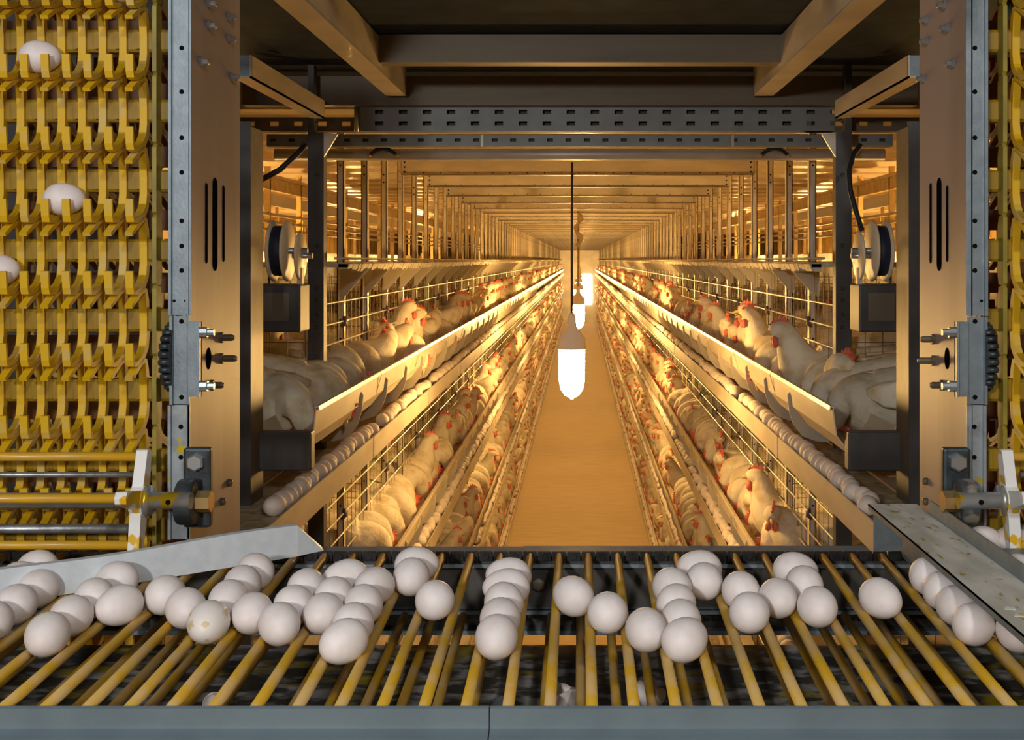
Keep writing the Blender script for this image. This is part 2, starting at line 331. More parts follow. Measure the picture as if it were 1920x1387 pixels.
# ------------------------------------------------------------------ cage banks
PY0, PDY = 3.311, .413
NP = 101
TIER = [-.34, -.948, -1.549, -2.12]
SIDE = {-1: (.76, .600, 'left-side'), 1: (.74, .576, 'right-side')}
def YI(i): return PY0+PDY*i
post_me = {}
for s in (-1, 1):
    Xp, Xt, sn = SIDE[s]; dx = Xt-.588
    bank = thing('cage_bank', f'long multi-tier hen cage bank along the {sn} of the aisle', 'cage', (s*Xp,PY0,0))
    def B(m, n, mt, parent=None, bev=0):
        o = m.build(n, mt, parent or bank, bev); 
        if not parent: o.matrix_parent_inverse = Matrix.Translation(-bank.location)
        return o
    # posts
    pm = MB(); pm.box((-.011,0,0),(.011,.003,EYE+.42)); pm.box((s*.008,0,0),(s*.011,.03,EYE+.42)); pm.box((-s*.008,0,0),(-s*.011,.03,EYE+.42))
    for h in (.33,.30,-.13,-.19,-.25,-.66,-.72,-.78): pm.lathe([(.0035,-.0012),(.0035,.0)], (0,0,EYE+h), (0,1,0), 6, 1)
    pme = pm.mesh('upright_post', [POSTM, HOLE])
    for i in range(1, 100):
        new('upright_post', pme, bank, (0, YI(i)-PY0, 0))
    sh = MB()
    for i in range(100, NP): sh.box((s*Xp-.011,YI(i),0),(s*Xp+.011,YI(i)+.03,EYE+.42))
    B(sh, 'far_post_run', POSTM)['kind'] = 'stuff'
    for ti, h in enumerate(TIER):
        # feed trough
        y0 = 2.68 if ti == 0 else 2.3
        zr = E+h
        prof = [(s*(Xt+.145),zr-.04),(s*(Xt+.125),zr-.105),(s*(Xt+.045),zr-.105),(s*(Xt+.012),zr-.062),(s*(Xt+.004),zr-.004),(s*(Xt+.006),zr+.004),(s*(Xt-.004),zr+.006),(s*(Xt-.006),zr-.004)]
        m = MB(); m.strip(prof, y0, Y1-.05, .003 if s > 0 else -.003)
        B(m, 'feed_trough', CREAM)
        if ti < 3:
            pr = [(s*(Xt+.043)-s*Xp,zr-.106),(s*(Xt+.0095)-s*Xp,zr-.063),(s*(Xt-.0075)-s*Xp,zr-.004),(s*(Xt-.004)-s*Xp,zr+.0075)]
            jme = MB().strip(pr, 0, .010, -.0015 if s > 0 else .0015).mesh('trough_joint', CAGE)
            for i in range(0, 26, 2): new('trough_joint', jme, bank, (0, YI(i)+.2-PY0, 0))
        # egg belt
        zb = E+h-.175
        m = MB(); m.box((s*Xt,2.2,zb-.057),(s*(Xt+.004),Y1-.05,zb)); m.box((s*Xt,2.2,zb-.061),(s*(Xt+.03),Y1-.05,zb-.057)); B(m, 'egg_belt_board', CREAM)
        m = MB(); m.box((s*(Xt+.006),2.2,zb-.024),(s*(Xt+.15),Y1-.05,zb-.020)); B(m, 'egg_belt', BELTM)
        jme = MB().box((s*(Xt-.002)-s*Xp,0,zb-.06),(s*Xt-s*Xp,.02,zb+.001)).mesh('board_joint', CAGE)
        for i in range(0, 24, 3): new('board_joint', jme, bank, (0, YI(i)+.1-PY0, 0))
        # cage floor / manure belt and top
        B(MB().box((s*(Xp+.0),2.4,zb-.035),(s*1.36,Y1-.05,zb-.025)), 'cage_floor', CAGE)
        # front wires
        m = MB()
        for q in (.21,.147,.087,.027): m.tube([(s*(Xp-.013),3.36,E+h+q),(s*(Xp-.013),30,E+h+q)], .0028, 5, caps=False)
        yy = 3.38
        while yy < 14:
            m.tube([(s*(Xp-.009),yy,zb),(s*(Xp-.009),yy,E+h+.30)], .0011, 3, 1, False); yy += .069
        B(m, 'wire_front', [WIRE, WIRED])
        # brackets (leaf shaped) under the trough
        fm = MB(); pl = [(-.003,-.034),(.003,-.025),(.010,-.024),(.015,-.032),(.020,-.055),(.030,-.080),(.055,-.108),(.092,-.135),(.116,-.152),(.112,-.164),(.075,-.160),(.038,-.146),(.014,-.115),(.002,-.080)]
        fm.prism([(s*a,b) for a, b in pl], 'y', -.004, .004)
        fme = fm.mesh('trough_bracket', FINM)
        if ti < 3:
            for i in range(0, (34,30,26)[ti]):
                new('trough_bracket', fme, bank, (s*Xt-s*Xp, YI(i)-.07-PY0, zr))
        # clips
        if ti < 2:
            hm = MB(); hm.tube([(-.0,0,.075),(0,-.006,.06),(0,-.006,.005)], .0028, 5); hm.tube([(-s*.004,-.012,.012),(-s*.004,-.012,-.012),(s*.006,-.012,-.022)], [.006,.009,.004], 6, 1)
            hme = hm.mesh('door_hook', [WIRE, CLIP])
            for i in range(1, 26, 2): new('door_hook', hme, bank, (-s*.012, YI(i)-PY0, E+h+.15))
            pmh = MB()
            for k in range(11): pmh.tube([(s*(.02+.05*k),0,0),(s*(.02+.05*k),0,.44)], .0016, 3, caps=False)
            for k in range(9): pmh.tube([(0,0,.03+.05*k),(s*.56,0,.03+.05*k)], .0016, 3, caps=False)
            pmm = pmh.mesh('partition_grid', WIRED)
            for i in range(0, 22, 2): new('partition_grid', pmm, bank, (0, YI(i)+.02-PY0, zb))
    # shelf above the top tier, gussets, rear panel
    m = MB(); m.box((s*.672,3.4,E-.022),(s*1.36,Y1-.05,E-.008))
    y = 3.4
    while y < 16:
        dy = rng.uniform(.015,.05); q = rng.uniform(.0,.012)
        m.prism([(s*(.668-.3*q),E-.012),(s*(.70),E-.012),(s*.70,E-.026-q),(s*.672,E-.024-q)], 'y', y, y+dy); y += dy
    B(m, 'top_shelf', PLANK)
    gm = MB(); gm.prism([(s*.0,0),(s*.09,0),(s*.09,-.085),(s*.075,-.085)], 'y', 0, .006); gme = gm.mesh('shelf_gusset', FINM)
    for i in range(1, 40): new('shelf_gusset', gme, bank, (s*.668-s*Xp, YI(i)-.012-PY0, E-.03))
    B(MB().box((s*1.36,2.4,0),(s*1.375,Y1-.05,E-.01)), 'rear_panel', CAGE)
    B(MB().box((s*.85,2.36,E-1.3),(s*1.6,2.39,E+.55)), 'light_screen', DARKM)  # dark sheet added behind the elevator to block warm light
    tag(MB().tube([(s*.70,3.36,E+.004),(s*.69,8,E-.003),(s*.68,30,E-.003)], .004, 6).build('tension_wire', WIRE), f'pale straight wire stretched along the {sn} shelf top', 'wire')
    # rear row seen above the shelf
    rear = thing('rear_cage_row', f'upper framework of the cage row behind the {sn} bank', 'cage', (s*1.40,3.4,E))
    rm = MB().box((-.012,0,-.03),(.012,.02,.42)).mesh('rear_post', FARWARM)
    for k in range(30): new('rear_post', rm, rear, (0, .1+.585*k, 0))
    MB().box((-.02,-.6,.37),(.02,20,.385)).box((-.012,-.6,.315),(.012,20,.37)).build('top_rail', [FARWARM], rear)
    wm = MB().box((-.005,.02,.245),(.005,.52,.30)).mesh('white_panel', WHITEPAN)
    for k in range(1, 16): new('white_panel', wm, rear, (0, .585*k+.1, 0))
    for h in (.20,.165,.13): MB().box((-.008,-.3,h),(.008,20,h+.012)).build('slat', CAGE, rear)
    for k in range(24): new('rear_post', rm, rear, (s*1.0, .3+.8*k, 0))
    MB().box((s*1.0-.01,-.3,-.02),(s*1.0+.01,20,.06)).build('far_trough', CREAM, rear)

# crossbeams over the aisle
cb = MB(); cb.box((-.752,0,E+.361),(.735,.004,E+.4218)); cb.box((-.752,-.010,E+.358),(.735,.04,E+.361), 2); cb.box((-.752,-.010,E+.4218),(.735,.04,E+.4248))  # bottom flange in darker material paints the shadow line under each beam
for x in (-.74,.723):
    for q in (.372,.392,.412): cb.lathe([(.004,-.0025),(.004,0)], (x,0,E+q), (0,1,0), 6, 1)
for k in range(19): cb.lathe([(.003,-.0012),(.003,0)], (-.66+.073*k,0,E+.368), (0,1,0), 5, 1)
cbm = cb.mesh('aisle_crossbeam', [BEAM, HOLE, DIM])
for j, i in enumerate(range(4, NP, 2)):
    o = new('aisle_crossbeam', cbm, None, (0, YI(i)-.005, 0))
    if j < 14: tag(o, f'galvanised crossbeam over the aisle, {nth(j+1)} counting away from the round pipe', 'beam', 'crossbeams over the aisle')
    else: tag(o, 'small distant galvanised crossbeam far down the aisle ceiling', 'beam', 'distant crossbeams over the aisle')

# ------------------------------------------------------------------ lamps
def lamp(x, Y, k, name='hanging_lamp', zoff=0., lab=None, cord=CORDM):
    h = -.1875+zoff*0
    t = thing(name, lab, 'lamp', (x, Y, E+h))
    z0 = -.135
    gl = MB().lathe([(.001,-.318+.001),(.010,-.317),(.026,-.308),(.040,-.288),(.0465,-.258),(.0475,-.20),(.0475,z0)], (0,0,0), (0,0,1), 20).build('lamp_glass', GLASS if k == 0 else GLASS2, t)
    MB().tube([(0,0,-.316),(0,0,-.322)], .006, 8).build('glass_tip', GLASS if k == 0 else GLASS2, gl)
    MB().lathe([(.052,z0-.006),(.054,z0),(.050,z0+.003),(.049,z0+.036),(.030,z0+.062),(.018,z0+.078),(.014,z0+.115),(.009,z0+.128)], (0,0,0), (0,0,1), 20).build('lamp_holder', CAPM, t)
    c = MB().tube([(0,0,z0+.125),(0,0,.20),(.001,0,.545)], .0045 if k == 0 else .006, 8).build('cord', cord, t)
    return t, c
for k in range(10):
    Y = 4.3*(k+1)
    lab = f'lit jar-shaped hanging lamp, {nth(k+1)} of the row down the aisle'
    t, c = lamp(-.029 if k == 0 else (-.012 if k == 1 else -.014), Y, k, lab=lab, cord=CORDM if k == 0 else CORDT)
    if k == 1:
        pts = [(.0+.02*sin(q*.9), -.01, .53-.022*q) for q in range(12)]
        MB().tube(pts, [.010+.006*((q*7)%3)+.004*sin(q) for q in range(12)], 7).build('cobweb', FUZZ, c)
for s in (-1, 1):
    for k in range(3):
        t, c = lamp(s*2.05, 5.2+5*k, 3, lab=f'lit lamp in the neighbouring aisle beyond the {"left" if s<0 else "right"}-side cages, {nth(k+1)} from the near end')
        t.location.z += .28

# ------------------------------------------------------------------ eggs
def egg_mesh(name, L, D, n=24, rings=16, mt=EGGM):
    prof = []
    for i in range(1, rings):
        a = pi*i/rings; prof.append((D/2*sin(a)*(1+.10*cos(a)), -L/2*cos(a)))
    prof = [(D*.012, -L/2*.999)]+prof+[(D*.012, L/2*.999)]
    return MB().lathe(prof, (0,0,0), (1,0,0), n).mesh(name, mt)
EGG = egg_mesh('egg', .0575, .0455); EGGST = egg_mesh('egg', .0575, .0455, mt=EGGS)
def hrod(Y): return -.426+(Y-1.122)*.04115        # rod axis height relative to the eye
LIFT = .0205
raw = [(38,1079,84),(10,1103,72),(73,1109,72),(37,1137,69),(4,1150,70),(8,1170,70),(106,1185,80),(144,1156,70),(167,1122,75),(226,1140,80),(208,1088,85),
 (311,1115,70),(354,1134,77),(405,1160,77),(481,1143,74),(474,1084,75),(455,1096,71),(431,1121,70),(575,1103,62),(556,1127,66),(537,1164,80),
 (642,1087,86),(628,1118,70),(612,1150,70),(699,1109,75),(689,1135,75),(681,1157,70),(658,1182,86),(775,1078,89),(767,1104,68),(820,1125,72),
 (955,1087,88),(954,1105,93),(945,1130,75),(941,1157,75),(936,1187,78),(1074,1117,78),(1142,1148,76),(1212,1174,78),(1287,1192,89),(1275,1156,74),
 (1268,1126,75),(1262,1106,74),(1310,1074,90),(1324,1103,67),(1389,1117,72),(1404,1148,77),(1457,1117,71),(1500,1070,92),(1512,1096,67),(1528,1133,73),
 (1652,1123,76),(1732,1086,70),(1768,1112,74),(1790,1134,72),(1819,1162,81),(1897,1182,80)]
eggs = []
for px, py, wpx in raw:
    Y = (.426-.020+1.122*.04115)/((py-VY)/F+.04115)
    x = (px-VX)*Y/F; g = round((x-.0317)/.04)
    x = .0317+.04*g
    wd = min(.0575, max(.0455, wpx*Y/F))
    c = sqrt(max(0, (wd**2-.0455**2)/(.0575**2-.0455**2)))       # share of the long axis across the view
    yaw = math.asin(min(1, c))                                     # 0: along the groove, pi/2: across
    eggs.append([x, Y, pi/2-yaw*rng.choice((-1,1)), g, py])
def need(a, b):
    d = Vector((b[0]-a[0], b[1]-a[1])); u = math.atan2(d.y, d.x)
    def rad(e):
        q = u-e[2]; return sqrt((.02875*cos(q))**2+(.02275*sin(q))**2)
    return rad(a)+rad(b), d
for it in range(120):
    for i in range(len(eggs)):
        for j in range(i):
            a, b = eggs[i], eggs[j]; n, d = need(a, b)
            if d.length < n:
                if abs(d.x) >= n*.98: continue
                req = sqrt(max(0, n*n-d.x*d.x)); push = (req-abs(d.y))/2*.6; sg = 1 if d.y >= 0 else -1
                a[1] -= sg*push; b[1] += sg*push
    for e in eggs: e[1] = min(1.575, max(1.14, e[1]))
rows = {}
for e in eggs: rows.setdefault(e[3], []).append(e)
for ri, g in enumerate(sorted(rows)):
    r = sorted(rows[g], key=lambda e: e[1])
    for k, e in enumerate(r):
        st = abs(e[4]-1160) < .5
        o = new('egg', EGGST if st else EGG, None, (e[0], e[1], E+hrod(e[1])+LIFT), (rng.uniform(-.15,.15), rng.uniform(-.12,.12), e[2]+(pi if rng.random() < .5 else 0)))
        pos = 'alone' if len(r) == 1 else f'{nth(k+1)} from the front'
        tag(o, f'{"stained " if st else ""}white egg, {pos}, in the {nth(ri+1)} egg-filled gap from the left-side end', 'egg', 'eggs on the rod conveyor')
for px, py, wd in ((1832,1030,'rearmost'), (1885,1045,'middle'), (1918,1086,'front')):
    Y = 1.60 if py < 1060 else 1.47
    p = P(px, py, Y); o = new('egg', EGG, None, p, (0,0,.3)); o.location.z = E+hrod(Y)+LIFT
    o.location.x = .0317+.04*round((p.x-.0317)/.04)
    tag(o, f'white egg behind the raised right-side guide channel, {wd} of three', 'egg', 'eggs behind the guide channel')

# ------------------------------------------------------------------ rod conveyor
def conv(Y): return E+hrod(Y)
t = thing('rod_conveyor', 'chain conveyor of worn yellow rods carrying the white eggs', 'conveyor', (0,1.36,E-.42))
Ya, Yb = 1.105, 1.607
rme = MB().tube([(0,Ya-1.36,hrod(Ya)+.42),(0,-.1,hrod(1.26)+.42),(0,.1,hrod(1.46)+.42),(0,Yb-1.36,hrod(Yb)+.42)], .00575, 12).mesh('rod', ROD)
ks = list(range(-23, 20))
for k in ks: new('rod', rme, t, (.0117+.04*k, 0, 0), (0, rng.uniform(0, 6), 0) if False else None)
for k in ks: new('return_rod', rme, t, (.001+.04*k, 0, -.079))
for nm, dz in (('drive_chain',0), ('return_chain',-.079)):
    m = MB()
    for k in range(-48, 40):
        x = .02*k+.0117
        m.box((x-.009,1.606,hrod(1.61)+.42-.006+dz),(x+.009,1.611,hrod(1.61)+.42+.006+dz))
        m.tube([(x,1.603,hrod(1.61)+.42+dz),(x,1.616,hrod(1.61)+.42+dz)], .0042, 6)
    for v in range(len(m.v)): m.v[v] = (m.v[v][0], m.v[v][1]-1.36, m.v[v][2])
    m.build(nm, CHAINM, t)
fr = thing('conveyor_frame', 'grey steel frame and drip tray around the rod conveyor', 'frame', (0,1.36,E-.5))
def FB(m, n, mt, bev=0):
    o = m.build(n, mt, fr, bev); o.matrix_parent_inverse = Matrix.Translation(-fr.location); return o
xj = (918-VX)*1.1/F
for a, b in ((-.95,xj-.0006), (xj+.0006,.85)):
    m = MB(); m.prism([(1.100,E-.4180),(1.097,E-.4195),(1.097,E-.4382),(1.082,E-.4418),(1.078,E-.4440),(1.080,E-.4465),(1.097,E-.449),(1.097,E-.52),(1.1,E-.52)], 'x', a, b)
    FB(m, 'front_rail', FRONTM)
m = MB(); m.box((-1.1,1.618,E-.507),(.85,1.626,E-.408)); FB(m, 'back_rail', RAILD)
xs = (980-VX)*1.63/F
for a, b, dz in ((-.405,xs,0), (xs,.40,.001)):
    FB(MB().box((a,1.612,E-.4075+dz),(b,1.652,E-.4035+dz)), 'back_rail_lip', GALV)
FB(MB().box((-1.0,1.600,E-.4835),(.85,1.622,E-.4795)), 'middle_lip', GALV)
FB(MB().box((-1.0,1.604,E-.513),(.85,1.622,E-.507)), 'lower_lip', GALV)
FB(MB().box((-1.0,1.612,E-.4235),(.85,1.62,E-.4185)), 'chain_guide', GALV)
FB(MB().lathe([(.010,-.004),(.009,-.006),(.002,-.007)], ((1010-VX)*1.618/F,1.618,E-.4465), (0,1,0), 6), 'bolt', DIM)
m = MB(); m.prism([(1.09,E-.57),(1.60,E-.525),(1.60,E-.53),(1.09,E-.575)], 'x', -1.0, .85); FB(m, 'drip_tray', TRAYM)
m = MB(); m.prism([(-.125,E-.562),(-.100,E-.508),(-.088,E-.505),(-.055,E-.562)], 'y', 1.12, 1.36); FB(m, 'tray_divider', GALV)
# broken shells in the tray
for px, py, Y, r, lab in ((1066,1246,1.42,.02,'broken white eggshell lying on the tray under the conveyor, upper piece'), (1075,1295,1.36,.026,'large broken eggshell half on the tray below the rods'), (1218,1250,1.42,.02,'broken eggshell on the tray between two lower rods'), (402,1215,1.4,.014,'small crushed eggshell piece on the tray below the stained egg')):
    m = MB(); vs = []; n = 18
    for i in range(1, 6):
        a0 = pi*.56*i/5
        for k in range(n):
            a1 = a0+(rng.uniform(-.16,.10) if i == 5 else 0); b0 = 2*pi*k/n
            vs.append((r*sin(a1)*cos(b0), r*sin(a1)*sin(b0), -r*1.15*cos(a1)))
    vs.append((0,0,-r*1.15))
    m.add(vs, [(i*n+k,i*n+(k+1)%n,(i+1)*n+(k+1)%n,(i+1)*n+k) for i in range(4) for k in range(n)]+[(5*n,(k+1)%n,k) for k in range(n)], 0, True)
    p = P(px, py, Y); o = m.build('eggshell', EGGM); zt = E-.57+(Y-1.09)*.045/.51
    o.location = (p.x, Y, zt+r*.9); o.rotation_euler = (rng.uniform(.5,1.0), rng.uniform(-.6,.6), rng.uniform(0,3))
    so = o.modifiers.new('shell', 'SOLIDIFY'); so.thickness = .0008
    tag(o, lab, 'eggshell')

# ------------------------------------------------------------------ guides
t = thing('egg_guide', 'bare galvanised guide sheet slanting across the left-side end of the conveyor', 'guide', (-.5,1.5,E-.4))
A = Vector((-.80,1.315,0)); B_ = Vector((-.381,1.585,0)); d = (B_-A); nrm = Vector((-d.y,d.x,0)).normalized()
m = MB(); N = 24; vs = []
for i in range(N+1):
    u = i/N; p = A+d*u; z0 = hrod(p.y)+.0065; hgt = .041+.002*sin(u*9)-.004*max(0,.3-u)
    for q, off in ((0,0),(.0,.6),(0,1.0)):
        vs.append(Vector((p.x,p.y,E+z0+hgt*off))-t.location)
    vs.append(Vector((p.x,p.y,E+z0+hgt))+nrm*.012-t.location)
fs = [(i*4+k,(i+1)*4+k,(i+1)*4+k+1,i*4+k+1) for i in range(N) for k in range(3)]
m.add(vs, fs, 0, False); o = m.build('sheet', GUIDE_M, t); so = o.modifiers.new('thickness','SOLIDIFY'); so.thickness = .0018
m = MB(); e0 = B_; q = Vector((-.352,1.612,0))
zb = hrod(1.59)+.0065
m.add([Vector((e0.x,e0.y,E+zb))-t.location, Vector((e0.x,e0.y,E+zb+.041))-t.location, Vector((q.x,q.y,E+zb+.001))-t.location, Vector((q.x-.01,q.y+.03,E+zb+.0))-t.location],
      [(0,2,1),(1,2,3)], 0); o = m.build('end_fold', GUIDE_M, t); so = o.modifiers.new('thickness','SOLIDIFY'); so.thickness = .0018
t = thing('guide_channel', 'egg-soiled grey guide channel raised over the right-side end of the conveyor', 'guide', (.46,1.4,E-.36))
m = MB(); m.box((.425,.95,E-.3615),(.497,1.73,E-.360)); o = m.build('channel_top', DIRTY, t); o.matrix_parent_inverse = Matrix.Translation(-t.location)
m = MB(); m.box((.425,.95,E-.368),(.4268,1.73,E-.360)); o = m.build('front_lip', GALV, t); o.matrix_parent_inverse = Matrix.Translation(-t.location)
m = MB(); m.prism([(.95,E-.360),(1.66,E-.360),(1.67,E-.350),(1.66,E-.340),(.95,E-.340)], 'x', .495, .497); o = m.build('back_flange', GALV, t); o.matrix_parent_inverse = Matrix.Translation(-t.location)
m = MB(); m.box((.44,1.35,E-.405),(.4418,1.60,E-.3615)); o = m.build('hanger_plate', GALV, t); o.matrix_parent_inverse = Matrix.Translation(-t.location)
m = MB(); m.box((.435,1.735,E-.43),(.485,1.738,E-.362)); o = m.build('end_cap', GALV, t); o.matrix_parent_inverse = Matrix.Translation(-t.location)
for px, py in ((1893,1140),(1912,1153)):
    p = P(px,py,.36*F/(py-VY)); m = MB().prism([(p.x-.007,p.y-.004),(p.x+.004,p.y-.006),(p.x+.008,p.y+.003),(p.x-.002,p.y+.006)],'z',E-.3601,E-.3597)
    o = m.build('paint_chip', WHITEP, t); o.matrix_parent_inverse = Matrix.Translation(-t.location)
tag(MB().box((.515,1.50,E-.395),(.72,1.53,E-.376)).build('cross_bar', GALV), 'pale steel bar crossing in front of the eggs behind the guide channel', 'bar')

# ------------------------------------------------------------------ elevator columns
XC = .546
def column(s, sn):
    t = thing('elevator_column', f'tall steel elevator column with slotted brown side plate, {sn} of the passage', 'column', (s*XC,1.64,E-.5))
    def K(m, n, mt, bev=0, parent=None):
        o = m.build(n, mt, parent or t, bev)
        if not parent: o.matrix_parent_inverse = Matrix.Translation(-t.location)
        return o
    K(MB().box((s*XC,1.64,E-.46),(s*(XC+.003),1.885,E+.50)), 'side_plate', PLATE)
    # front flange in three lengths
    def X(px): return (px-VX)*1.64/F
    def H(py): return E-(py-VY)*1.64/F
    segs = ((318,358,-190,590), (322,357,592,757), (317,356,759,1010)) if s < 0 else ((1811,1850,-190,592), (1811,1847,594,757), (1812,1847,759,1010))
    for q, (a, b, y0, y1) in enumerate(segs):
        xa, xb = X(a), X(b); xi = xb if s < 0 else xa; xo = xa if s < 0 else xb
        m = MB(); dy = .004*(q == 1)
        m.box((xa,1.64-dy,H(y0)),(xb,1.643-dy,H(y1)))
        m.box((xo,1.634-dy,H(y0)),(xo-s*.004,1.64-dy,H(y1)))
        m.box((xi+s*.007,1.6385-dy,H(y0)),(xi+s*.003,1.641-dy,H(y1)))
        o = K(m, 'front_flange', GALV if q < 2 else GALV_Y)
        hs = [y for y in (90,172,258,323,414,461,507) if y0 < y < y1] if q == 0 else ([602,744] if q == 1 else [800,857])
        for y in hs:
            K(MB().lathe([(.0034,-.0006),(.0034,.001)], ((xa+xb)/2+s*-.002,1.64-dy,H(y)), (0,1,0), 10), 'hole', HOLE, 0, o)
        if q == 0:
            for f in (.22,.75): K(MB().lathe([(.0022,-.0006),(.0022,.001)], (xa+(xb-xa)*f,1.64,H(564)), (0,1,0), 8), 'hole', HOLE, 0, o)
    def on(px, py):
        px = px if s < 0 else 2*VX-px
        Y = XC*F/abs(px-VX); return Y, E-(py-VY)*Y/F
    # slots
    for px, a, b, r in ((387,343,494,.0055), (403,333,508,.0115), (419,348,491,.0055)):
        if s > 0: px = {387:1745,403:1761,419:1776}[px]; px = 2*VX-px
        Y = XC*F/(VX-px); z0, z1 = E-(b-VY)*Y/F, E-(a-VY)*Y/F
        n = 8; pl = [(Y+r*cos(pi*k/n), z1-r+r*sin(pi*k/n)) for k in range(n+1)]+[(Y+r*cos(pi+pi*k/n), z0+r+r*sin(pi+pi*k/n)) for k in range(n+1)]
        K(MB().prism(pl, 'x', s*(XC-.0004), s*(XC+.001)), 'slot', HOLE)
    # bolts high on the plate and beside the bracket
    bl = [(390,7),(428,33),(390,48),(428,73),(376,116),(434,146)] if s < 0 else [(1772,10),(1738,38),(1777,53),(1738,78),(1788,119),(1732,148)]
    for px, py in bl:
        Y = XC*F/abs(px-VX); z = E-(py-VY)*Y/F
        m = MB().lathe([(.0075,0),(.0075,.004),(.0045,.004),(.0045,.011),(.003,.012)], (s*XC,Y,z), (-s,0,0), 8, smooth=False); K(m, 'bolt', BOLT)
    for px, py, L in ((413,633,.018),(413,672,.022),(395,722,.016)) if s < 0 else ((1752,636,.018),(1752,676,.022),(1768,722,.016)):
        Y = XC*F/abs(px-VX); z = E-(py-VY)*Y/F
        m = MB().lathe([(.008,0),(.008,.005),(.005,.005),(.005,L),(.003,L+.004)], (s*XC,Y,z), (-s,0,0), 8, smooth=False); K(m, 'bolt', DIM)
    px = 391 if s < 0 else 1776; Y = XC*F/abs(px-VX); z = E-(672-VY)*Y/F
    n = 16; K(MB().prism([(Y+.012*cos(2*pi*k/n), z+.016*sin(2*pi*k/n)) for k in range(n)], 'x', s*(XC-.0005), s*(XC+.001)), 'shaft_hole', HOLE)
    for px, py in ((428,905),(415,940)) if s < 0 else ((1738,902),(1738,940)):
        Y = XC*F/abs(px-VX); z = E-(py-VY)*Y/F
        K(MB().lathe([(.006,0),(.005,.006),(.002,.007)], (s*XC,Y,z), (-s,0,0), 8), 'bolt', DIM)
    # bracket plate with two bolts
    xb = X(357 if s < 0 else 1811); m = MB()
    m.box((xb,1.630,H(742)),(xb-s*.018,1.634,H(602))); m.box((xb-s*.015,1.622,H(742)),(xb-s*.018,1.634,H(602)))
    br = K(m, 'bracket', GALV)
    for py in (622,722):
        m = MB().lathe([(.0075,0),(.0075,.010),(.005,.010),(.005,.019)], (xb-s*.018,1.628,H(py)), (-s,0,0), 8, smooth=False); K(m, 'bolt', BOLT, 0, br)
    return t
column(-1, 'left-side'); column(1, 'right-side')
for s, sn in ((-1,'left-side'), (1,'right-side')):
    # sprocket
    px = 328 if s < 0 else 1842; c = P(px, 668, 1.66); x0 = c.x
    t = thing('chain_sprocket', f'dark toothed chain sprocket half hidden behind the {sn} column flange', 'sprocket', c)
    n = 26; pl = []
    for k in range(n):
        for q, r in ((0,.041),(.3,.041),(.5,.047),(.8,.047)):
            a = 2*pi*(k+q)/n; pl.append((r*cos(a), r*sin(a)))
    MB().prism(pl, 'x', -.006, .006).build('toothed_disc', CHAINM, t)
    m = MB()
    for k in range(n):
        a = 2*pi*(k+.4)/n
        m.tube([(-.0065,.046*cos(a),.046*sin(a)),(.0065,.046*cos(a),.046*sin(a))], .0042, 6)
    m.build('chain_loop', CAST, t)
    MB().lathe([(.02,-.016),(.02,.016)], (0,0,0), (1,0,0), 14).build('hub', GALV_Y, t)
    # pillow block
    c = P(368 if s < 0 else 1795, 915, 1.615)
    t = thing('bearing_block', f'dark cast bearing block bolted to the foot of the {sn} column', 'bearing', c)
    MB().box((-.019,0,-.055),(.019,.016,.055)).build('housing', CAST, t, .004)
    MB().lathe([(.0125,0),(.0125,-.008),(.010,-.010)], (0,0,.036), (0,1,0), 6, smooth=False).build('hex_bolt', BOLT, t)
    MB().lathe([(.016,-.012),(.030,-.012),(.031,-.008),(.031,.008),(.030,.012),(.016,.012)], (s*.004,-.022,-.014), (1,0,0), 24).build('bearing_ring', CASTD if s > 0 else CAST, t, .002)
    MB().lathe([(.015,-.01),(.015,.01)], (-s*.017,-.020,-.014), (1,0,0), 6, smooth=False).build('shaft_nut', BRASS, t)
    # rotor with star wheel
    xs = (262-VX)*1.57/F if s < 0 else (1893-VX)*1.57/F
    c = Vector((xs, 1.57, E-.322))
    t = thing('transfer_rotor', f'yolk-stained white star wheel with yellow rods on the {sn} elevator shaft', 'rotor', c)
    m = MB(); m.lathe([(.021,-.009),(.021,.009)], (0,0,0), (1,0,0), 18); K4 = radians(-14)
    for k in range(4):
        a = K4+k*pi/2; u = Vector((0, -sin(a), cos(a))); v = Vector((0, cos(a), sin(a)))
        p = [u*.010+v*.013, u*.066+v*.008, u*.069, u*.066-v*.008, u*.010-v*.013]
        m.prism([(q.y,q.z) for q in p], 'x', -.0075, .0075)
    m.build('star_wheel', WHITEP, t, .0015)
    MB().lathe([(.0205,0),(.0205,.006),(.0115,.006),(.0115,.06)], (-s*.009,0,0), (-s,0,0), 18).build('shaft_collar', STEELY, t)
    MB().lathe([(.0035,-.001),(.0035,.0012)], (-s*.042,-.0115,0), (0,1,0), 8).build('set_screw', HOLE, t)
    MB().tube([(s*.009,0,0),(s*.45,0,0)], .0105, 14).build('shaft', STEELY, t)
    for k in range(4):
        a = K4+k*pi/2; u = Vector((0, -sin(a), cos(a)))*.058
        MB().tube([u, u+Vector((s*.45,0,0))], .0062, 10).build('rotor_rod', ROD2, t)
    # fixed rods
    for py, r, lab in ((890,.0038,'thin grey steel rod just under the top yellow rotor rod'), (991,.0068,'thick dirty steel rod low behind the star wheel')):
        Y = 1.60; z = E-(py-VY)*Y/F
        tag(MB().tube([(s*.60,Y,z),(s*1.08,Y,z)], r, 10).build('steel_rod', STEELR), f'{lab}, {sn}', 'rod')

